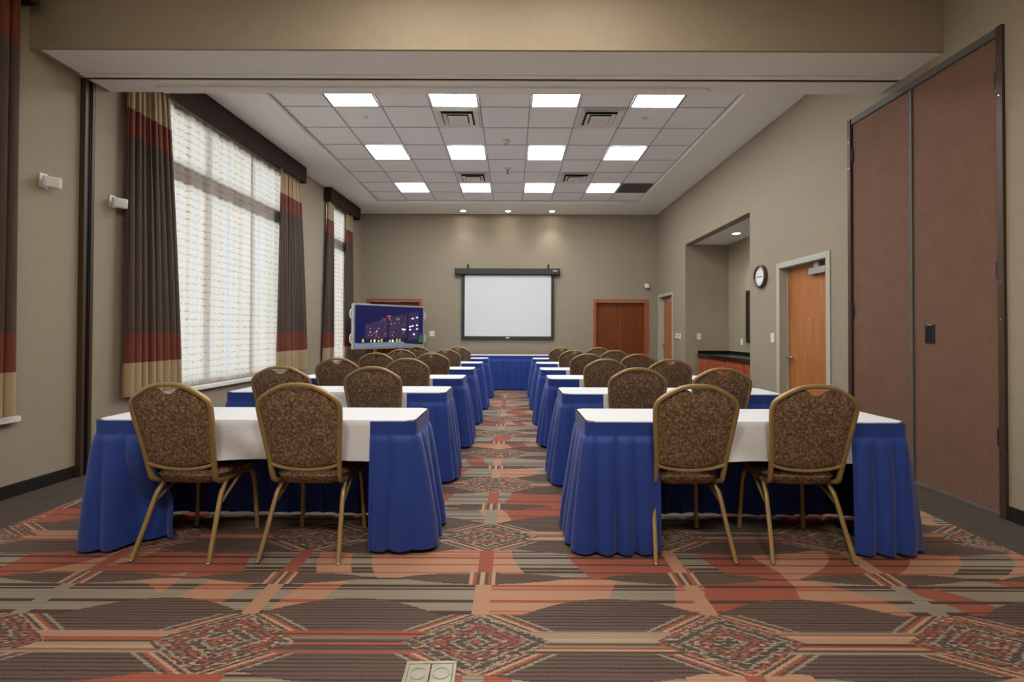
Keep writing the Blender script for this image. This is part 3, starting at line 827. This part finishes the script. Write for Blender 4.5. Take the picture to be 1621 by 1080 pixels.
MB().box((-g + .0255, -g + .0255, -.0014), (g - .0255, g - .0255, -.0008)).build('backing', 'ventdark', root, smooth=0)
tag(root, 'dark grey square return air grille in the far right of the ceiling', 'air grille')

def downlight(x, yy, z, label, group='recessed downlights over the back wall', spot=None):
    root = empty('recessed_downlight', (x, yy, z))
    MB().lathe([(.085, -.001), (.085, -.006), (.075, -.009), (.062, -.006), (.058, -.001)], 28).build('trim_ring', 'ceil', root)
    MB().lathe([(.055, -.002), (.055, -.0055)], 24).build('lamp', 'lamp', root)
    ld = bpy.data.lights.new('spot_lamp', 'SPOT'); ld.energy = spot or SPOT; ld.spot_size = R(96); ld.spot_blend = .9; ld.color = (1, .92, .80); ld.shadow_soft_size = .045
    lo = bpy.data.objects.new('spot_lamp', ld); COL.objects.link(lo); lo.parent = root; lo.location = (0, 0, -.02)
    return tag(root, label, 'downlight', group)
downlight(-1.12, 10.9, ZC, 'small round recessed downlight over the back wall, left of three')
downlight(-.11, 10.9, ZC, 'small round recessed downlight over the back wall, middle of three', spot=3)
downlight(.89, 10.9, ZC, 'small round recessed downlight over the back wall, right of three', spot=9)
downlight(3.85, 8.3, ALC[3], 'round recessed downlight in the alcove ceiling', group='', spot=14)
root = empty('smoke_detector', (-.10, 7.0, ZT - .0005))
MB().lathe([(.055, 0), (.055, -.02), (.045, -.035), (.02, -.045), (.012, -.046)], 24).build('body', 'white', root)
MB().lathe([(.012, -.0465), (.012, -.055), (.004, -.058)], 12).build('sensor_tip', 'grille', root)
tag(root, 'round smoke detector in the middle of the ceiling between the light rows', 'smoke detector')
root = empty('hanging_sprinkler', (-.09, 8.2, ZT - .0005))
MB().lathe([(.06, 0), (.06, -.008), (.03, -.016), (.018, -.018)], 24).build('escutcheon', 'white', root)
MB().lathe([(.012, -.0185), (.012, -.05), (.006, -.07), (.004, -.085), (.024, -.087), (.024, -.09)], 12).build('sprinkler_head', 'grille', root)
tag(root, 'small pendant sprinkler head hanging from the ceiling centre beyond the smoke detector', 'sprinkler')
for i, (x, yy, lb) in enumerate(((-1.92, 6.25, 'near left'), (1.72, 6.25, 'near right'), (-1.9, 8.72, 'far left'), (1.75, 8.72, 'far right'))):
    o = MB().lathe([(.04, -.0005), (.04, -.004), (.034, -.007)], 20).build('sprinkler_cover', 'vent'); o.location = (x, yy, ZT)
    tag(o, 'small flat round sprinkler cover in the ceiling tiles, %s one of four' % lb, 'sprinkler cover')

# floor box
root = empty('floor_outlet_box', (-.298, 1.76, 0), R(1.5))
b = MB(); g = .096
b.box((-g, -g, .0005), (g, -g + .014, .008)); b.box((-g, g - .014, .0005), (g, g, .008)); b.box((-g, -g + .014, .0005), (-g + .014, g - .014, .008)); b.box((g - .014, -g + .014, .0005), (g, g - .014, .008))
b.build('frame', 'brass', root, smooth=0, bevel=.003)
for sg in (-1, 1):
    lid = MB().box((sg * .042 - .0395, -g + .0145, .0005), (sg * .042 + .0395, g - .0145, .0055)).build('cover_plate', 'brass', root, smooth=0, bevel=.0015)
    MB().lathe([(.030, .0056), (.030, .0075), (.027, .0078), (.027, .0062), (.001, .0062)], 28, 'z', (sg * .042, .03, 0)).build('screw_cap', 'brass', lid)
tag(root, 'flush metal floor outlet box with two round caps in the carpet by the camera', 'floor box')

# ------------------------------------------------------------------ tables with cloths and skirts
TD, TH = .457, .75
def table(name, x0, x1, yn, side, rowname, seed, near_returns=(.33, .33), depth=TD, tuck=False):
    """side: which end is at the aisle (+1 = right end). near_returns = (left, right) lengths of skirt on the chair side; None = full"""
    random.seed(seed)
    cx, cy = (x0 + x1) / 2, yn + depth / 2; hw, hd = (x1 - x0) / 2 - .006, depth / 2 - .006
    root = empty('folding_table', (cx, cy, 0))
    MB().box((-hw, -hd, TH - .025), (hw, hd, TH)).build('tabletop', 'tabletop', root, bevel=.008)
    for sg in (-1, 1):
        xx = sg * (hw - .11)
        lg = MB()
        for yy in (-hd + .06, hd - .06): lg.sweep([(xx, yy, TH - .026), (xx, yy, .02)], circ(.014, 8), up=(1, 0, 0))
        lg.sweep([(xx, -hd + .06, .35), (xx, hd - .06, .35)], circ(.01, 8), up=(0, 0, 1))
        lg.box((xx - .02, -hd + .03, 0.001), (xx + .02, hd - .03, .02)); lg.build('leg', 'black', root)
    tag(root, 'table under white cloth and blue skirt, %s' % rowname, 'table', 'skirted meeting tables')
    # cloth
    zc = TH + .003; ph = random.uniform(0, 9); drop = .225
    b = MB(); ex = .004
    def P(u, v):
        yq = 0 if v > .5 else (2 * hd + 2 * ex) * (1 - v / .5); yq = min(yq, 2 * hd + 2 * ex - yq); rq = .04
        cut = rq - math.sqrt(max(0, rq * rq - max(0, rq - yq) ** 2)) if yq < rq else 0
        if v > .5: cut += .05 * min(1, (v - .5) / .06)
        x = cx + (hw + ex - cut) * (2 * u - 1)
        if v <= .5:
            t_ = v / .5; y_ = cy + hd + ex - (2 * hd + 2 * ex) * t_
            zz = zc + .0012 * math.sin(x * 9 + ph) * math.sin(t_ * 3.1)
            return (x, y_, zz)
        t_ = (v - .5) / .5
        zz = zc - .004 - drop * t_ - .006 * t_ * math.sin(x * 5 + ph)
        mk = min(1, max(0, (x - (cx - hw) - .46) / .06)) * min(1, max(0, ((cx + hw) - .37 - x) / .06))
        nz = mk * noise.noise(Vector((x * 4 + ph, zz * 7, ph))) * .034 + mk * .010 * math.sin(x * 13 + ph + zz * 20)
        return (x, cy - hd - ex - .002 + (nz * t_ ** .8 * .8 - .004) * (t_ > 0), zz)
    full = near_returns is None
    if full:
        b.box((cx - hw - ex, cy - hd - ex, zc - .002), (cx + hw + ex, cy + hd + ex, zc + .001))
        cl = b.build('tablecloth', 'linen', smooth=.5, bevel=.001)
    else:
        b.grid(P, 90, 28)
        cl = b.build('tablecloth', 'linen', smooth=.9, fixn=False, solid=.0015)
    tag(cl, 'white tablecloth on the table, %s' % rowname, 'tablecloth', 'white tablecloths on the meeting tables')
    # skirt path, anticlockwise seen from above, starting on the near side
    X0, X1, Yn, Yf = cx - hw - .012, cx + hw + .012, cy - hd - .012, cy + hd + .012; rc = .035
    def arc(px, py, a0):
        return [(px + rc * math.cos(R(a0 + 90 * k / 5)), py + rc * math.sin(R(a0 + 90 * k / 5))) for k in range(6)]
    if full: path = [(cx, Yn)]
    else: path = [(X1 - near_returns[1], Yn)]
    path += arc(X1 - rc, Yn + rc, -90) + arc(X1 - rc, Yf - rc, 0) + arc(X0 + rc, Yf - rc, 90) + arc(X0 + rc, Yn + rc, 180)
    path += [(cx, Yn)] if full else [(X0 + near_returns[0], Yn)]
    pts = [Vector((p[0], p[1], 0)) for p in path]
    seg = [0]
    for a, c_ in zip(pts, pts[1:]): seg.append(seg[-1] + (c_ - a).length)
    L = seg[-1]; n = int(L / .0095)
    def samp(s):
        s = max(0, min(L, s))
        for i in range(len(seg) - 1):
            if s <= seg[i + 1] or i == len(seg) - 2:
                t_ = (s - seg[i]) / max(1e-9, seg[i + 1] - seg[i]); return pts[i].lerp(pts[i + 1], t_)
    base = [samp(L * i / n) for i in range(n + 1)]
    nor = []
    for i in range(n + 1):
        tg = samp(L * i / n + .03) - samp(L * i / n - .03); tg.normalize(); nor.append(Vector((tg.y, -tg.x, 0)))
    # irregular pleats
    pk = []; s = random.uniform(0, .05)
    while s < L + .2: pk.append((s, random.uniform(.7, 1.25), random.uniform(-.3, .3))); s += random.uniform(.085, .15)
    def pleat(s):
        for (a, am, sk), (c_, am2, _) in zip(pk, pk[1:]):
            if a <= s < c_:
                t_ = (s - a) / (c_ - a); q = math.sin(math.pi * min(1, max(0, t_ + sk * t_ * (1 - t_)))) ; return am * (q ** .65)
        return .5
    pl = [pleat(L * i / n) for i in range(n + 1)]
    zs = [TH - .002, TH - .035, TH - .072, TH - .085, TH - .088, TH - .13, TH - .2, TH - .29, TH - .39, TH - .49, TH - .59, TH - .66, .045, .028]
    hem = [noise.noise(Vector((L * i / n * 2.2, ph, 0))) * .012 for i in range(n + 1)]
    vs = []
    for zi, z in enumerate(zs):
        t_ = max(0, (TH - .088 - z) / (TH - .12))
        for i in range(n + 1):
            s = L * i / n
            amp = (.002 if zi < 4 else .009 + .040 * min(1, t_ * 1.2) ** .7)
            nf_ = max(0, -nor[i].y); amp *= 1 - .2 * nf_
            o_ = (0 if zi < 4 else amp * (pl[i]) + .058 * (1 - .8 * nf_) * t_ ** .9 + .008 * t_ * math.sin(s * 6 + ph + z * 4))
            if zi < 4: o_ = .0015 * math.sin(s * 24) * (zi / 4)
            if tuck and zi >= 4:                      # end of the skirt pushed back by the chair standing against it
                q_ = max(0, min(1, (s - (L - .26)) / .16)); o_ -= .20 * q_ * q_ * (3 - 2 * q_) * min(1, max(0, t_ - .24) * 2.6)
            p = base[i] + nor[i] * o_
            zz = z + (hem[i] * max(0, t_) if zi > 9 else 0) + (.012 * pl[i] * -1 * t_ * .6 if zi > 10 else 0)
            if z < .1 and zz < .012: zz = .012
            vs.append((p.x, p.y, zz))
    fs = []
    for j_ in range(len(zs) - 1):
        for i in range(n): a = j_ * (n + 1) + i; fs.append((a, a + 1, a + n + 2, a + n + 1))
    sk_ = MB().add(vs, fs).build('table_skirt', 'blue', smooth=1.2, fixn=False, solid=.002)
    tag(sk_, 'pleated royal blue skirt round the table, %s' % rowname, 'table skirt', 'blue table skirts')
ORD = ['first', 'second', 'third', 'fourth', 'fifth', 'sixth']
YNL = [2.77, 4.045, 5.27, 6.585, 7.86, 9.22]; YNR = [2.765, 4.00, 5.275, 6.515, 7.81, 9.17]
XLL = [-.555, -.555, -.54, -.53, -.50, -.47]; XRR = [.425, .42, .40, .39, .40, .40]
for i in range(6):
    nm = '%s from camera, ' % ORD[i]
    table('L', XLL[i] - 1.83, XLL[i], YNL[i], 1, nm + 'left of the aisle', 30 + i, (.36 if i == 0 else .34, .26 if i == 0 else .33), tuck=(i == 0))
    table('R', XRR[i], XRR[i] + 1.83, YNR[i], -1, nm + 'right of the aisle', 50 + i, (.42 if i == 0 else .34, .33))
table('H', -1.22, 1.08, 10.5, 0, 'across the far end below the projection screen', 70, None, .457)

# ------------------------------------------------------------------ banquet chairs
def make_chair():
    root = empty('banquet_chair')
    back = lambda z: -.172 - (z - .45) * .235
    R1 = [(.178, -.05, .405), (.184, -.11, .408), (.189, -.158, .425), (.192, back(.47), .47), (.197, back(.55), .55), (.207, back(.65), .65), (.217, back(.74), .74), (.224, back(.81), .81),
          (.2245, back(.85), .85), (.213, back(.884), .884), (.176, back(.916), .916), (.105, back(.955), .955), (.055, back(.968), .968), (0, back(.972), .972)]
    full = [Vector(p) for p in R1] + [Vector((-p[0], p[1], p[2])) for p in reversed(R1[:-1])]
    MB().sweep(cr(full, 6), rprof(.024, .026, .007, 2), up=(0, 1, .0)).build('back_frame', 'gold', root, smooth=.8)
    # lower cross rail of the back
    MB().sweep(cr([(.192, back(.52), .520), (.12, back(.498), .498), (0, back(.487), .487), (-.12, back(.498), .498), (-.192, back(.52), .520)], 6), rprof(.018, .022, .004, 2), up=(0, 1, 0)).build('cross_rail', 'gold', root, smooth=.8)
    # upholstered pad with the hand-hold dip at its top
    def zt(x):
        ax = abs(x)
        if ax < .075: dip = .040 * (math.cos(ax / .075 * math.pi) * .5 + .5)
        else: dip = 0
        top = [(0, .959), (.055, .956), (.10, .943), (.170, .904), (.203, .874), (.214, .848)]
        for (xa, za), (xb, zb) in zip(top, top[1:]):
            if ax <= xb: return za + (zb - za) * (ax - xa) / (xb - xa) - dip
        return .845
    def hw_(z):
        prof = [(.50, .183), (.55, .187), (.65, .197), (.74, .207), (.81, .214), (.86, .2145)]
        for (za, wa), (zb, wb) in zip(prof, prof[1:]):
            if z <= zb: return wa + (wb - wa) * max(0, (z - za)) / (zb - za)
        return .2145
    def pad(sgn, off):
        def fn(u, v):
            uu_ = u * 2 - 1
            zr = .52 + (.86 - .52) * v; x = uu_ * hw_(zr)
            zb_ = .500 + .034 * abs(uu_) ** 2
            z = zb_ + (zt(x) - zb_) * v
            x = uu_ * hw_(min(z, .845))
            e_ = (1 - abs(uu_) ** 5) * (1 - abs(2 * v - 1) ** 7)
            return (x, back(z) + sgn * (.004 + off * e_), z)
        return fn
    b = MB(); b.grid(pad(-1, .012), 36, 24); b.grid(pad(1, .024), 36, 24, flip=True)
    # close the rim
    N = 37; off = N * 25
    ring = [i for i in range(N)] + [j_ * N + 36 for j_ in range(1, 25)] + [24 * N + i for i in range(35, -1, -1)] + [j_ * N for j_ in range(23, 0, -1)]
    for a, c_ in zip(ring, ring[1:] + ring[:1]): b.f.append((a, c_, c_ + off, a + off)); b.mi.append(0)
    b.build('backrest', 'seatfab', root, smooth=.9)
    # seat cushion
    def seat_pt(u, v, top):
        uu_, vv = u * 2 - 1, v * 2 - 1
        r_ = (abs(uu_) ** 5 + abs(vv) ** 5) ** .2
        k = max(abs(uu_), abs(vv)) / r_ if r_ > 0 else 1
        x = uu_ * k; y_ = vv * k
        wdt = .195 + .018 * (y_ + 1) / 2
        e_ = max(0, 1 - max(abs(uu_), abs(vv)) ** 6)
        return (x * wdt * (1 if top else .93 + .07 * max(abs(uu_), abs(vv)) ** 8), .035 + y_ * .205, (.448 + .030 * e_ ** .6) if top else (.448 - .060 * e_ ** .35))
    b = MB(); b.grid(lambda u, v: seat_pt(u, v, True), 24, 24); b.grid(lambda u, v: seat_pt(u, v, False), 24, 24, flip=True)
    sb = b.build('seat', 'seatfab', root, smooth=1.2)
    bm = bmesh.new(); bm.from_mesh(sb.data); bmesh.ops.remove_doubles(bm, verts=bm.verts, dist=1e-4); bm.to_mesh(sb.data); bm.free()
    # legs
    pf = rprof(.022, .024, .007, 2)
    for sg in (-1, 1):
        rl = MB().sweep(cr([(sg * .172, .10, .402), (sg * .176, .0, .404), (sg * .182, -.065, .398), (sg * .187, -.095, .365), (sg * .193, -.130, .32), (sg * .206, -.195, .16), (sg * .221, -.26, .006)], 6), pf, up=(1, 0, 0)).build('leg', 'gold', root, smooth=.8)
        MB().lathe([(.013, 0), (.014, .008), (.010, .012)], 10, 'z', (sg * .221, -.26, 0)).build('glide', 'chrome', rl)
        fl_ = MB().sweep(cr([(sg * .176, .02, .403), (sg * .176, .10, .402), (sg * .180, .165, .392), (sg * .184, .19, .355), (sg * .19, .20, .28), (sg * .202, .215, .006)], 6), pf, up=(1, 0, 0)).build('leg', 'gold', root, smooth=.8)
        MB().lathe([(.013, 0), (.014, .008), (.010, .012)], 10, 'z', (sg * .202, .215, 0)).build('glide', 'chrome', fl_)
        MB().sweep([(sg * .196, -.125, .29), (sg * .180, .06, .394)], rprof(.012, .016, .003, 2), up=(1, 0, 0)).build('brace', 'gold', root, smooth=.8)
    MB().box((-.165, .15, .396), (.165, .17, .412)).build('seat_rail', 'gold', root, bevel=.003)
    return root
chair0 = make_chair()
kids = ALL_CHILDREN(chair0); gk = {k.name: ALL_CHILDREN(k) for k in kids}
def place_chair(px, yt, rot, label, first=[True]):
    if first[0]: r_ = chair0; first[0] = False
    else:
        r_ = chair0.copy(); COL.objects.link(r_)
        for k in kids:
            c_ = k.copy(); COL.objects.link(c_); c_.parent = r_
            for g_ in gk[k.name]:
                d_ = g_.copy(); COL.objects.link(d_); d_.parent = c_
    yy = yt + .297
    x = (px - CX) / F * yt
    r_.location = (x, yy, 0); r_.rotation_euler = (0, 0, R(rot))
    return tag(r_, label, 'chair', 'banquet chairs at the meeting tables')
CL = [(271, 473), (441.5, 590), (532.7, 644.4), (595.5, 683), (634, 706), (660.7, 725)]
CR = [(1103, 1297), (1011, 1147), (959, 1063), (930.7, 1011), (908.6, 973), (889, 947.5)]
YTL = [2.60, 3.86, 5.09, 6.40, 7.68, 9.04]; YTR = [2.61, 3.83, 5.09, 6.34, 7.63, 8.99]
random.seed(5)
rotL = [(-4, -2), (2, -1), (1, 0), (-1, 1), (1, 0), (0, 1)]; rotR = [(2, -2), (0, -2), (1, -1), (0, 0), (0, 1), (0, 0)]
for i in range(6):
    lab = 'brown banquet chair at %s table from camera, ' % ORD[i]
    place_chair(CL[i][0], YTL[i], rotL[i][0], lab + 'left of the aisle, window side')
    place_chair(CL[i][1], YTL[i], rotL[i][1], lab + 'left of the aisle, aisle side')
    place_chair(CR[i][0], YTR[i], rotR[i][0], lab + 'right of the aisle, aisle side')
    place_chair(CR[i][1], YTR[i], rotR[i][1], lab + 'right of the aisle, door side')
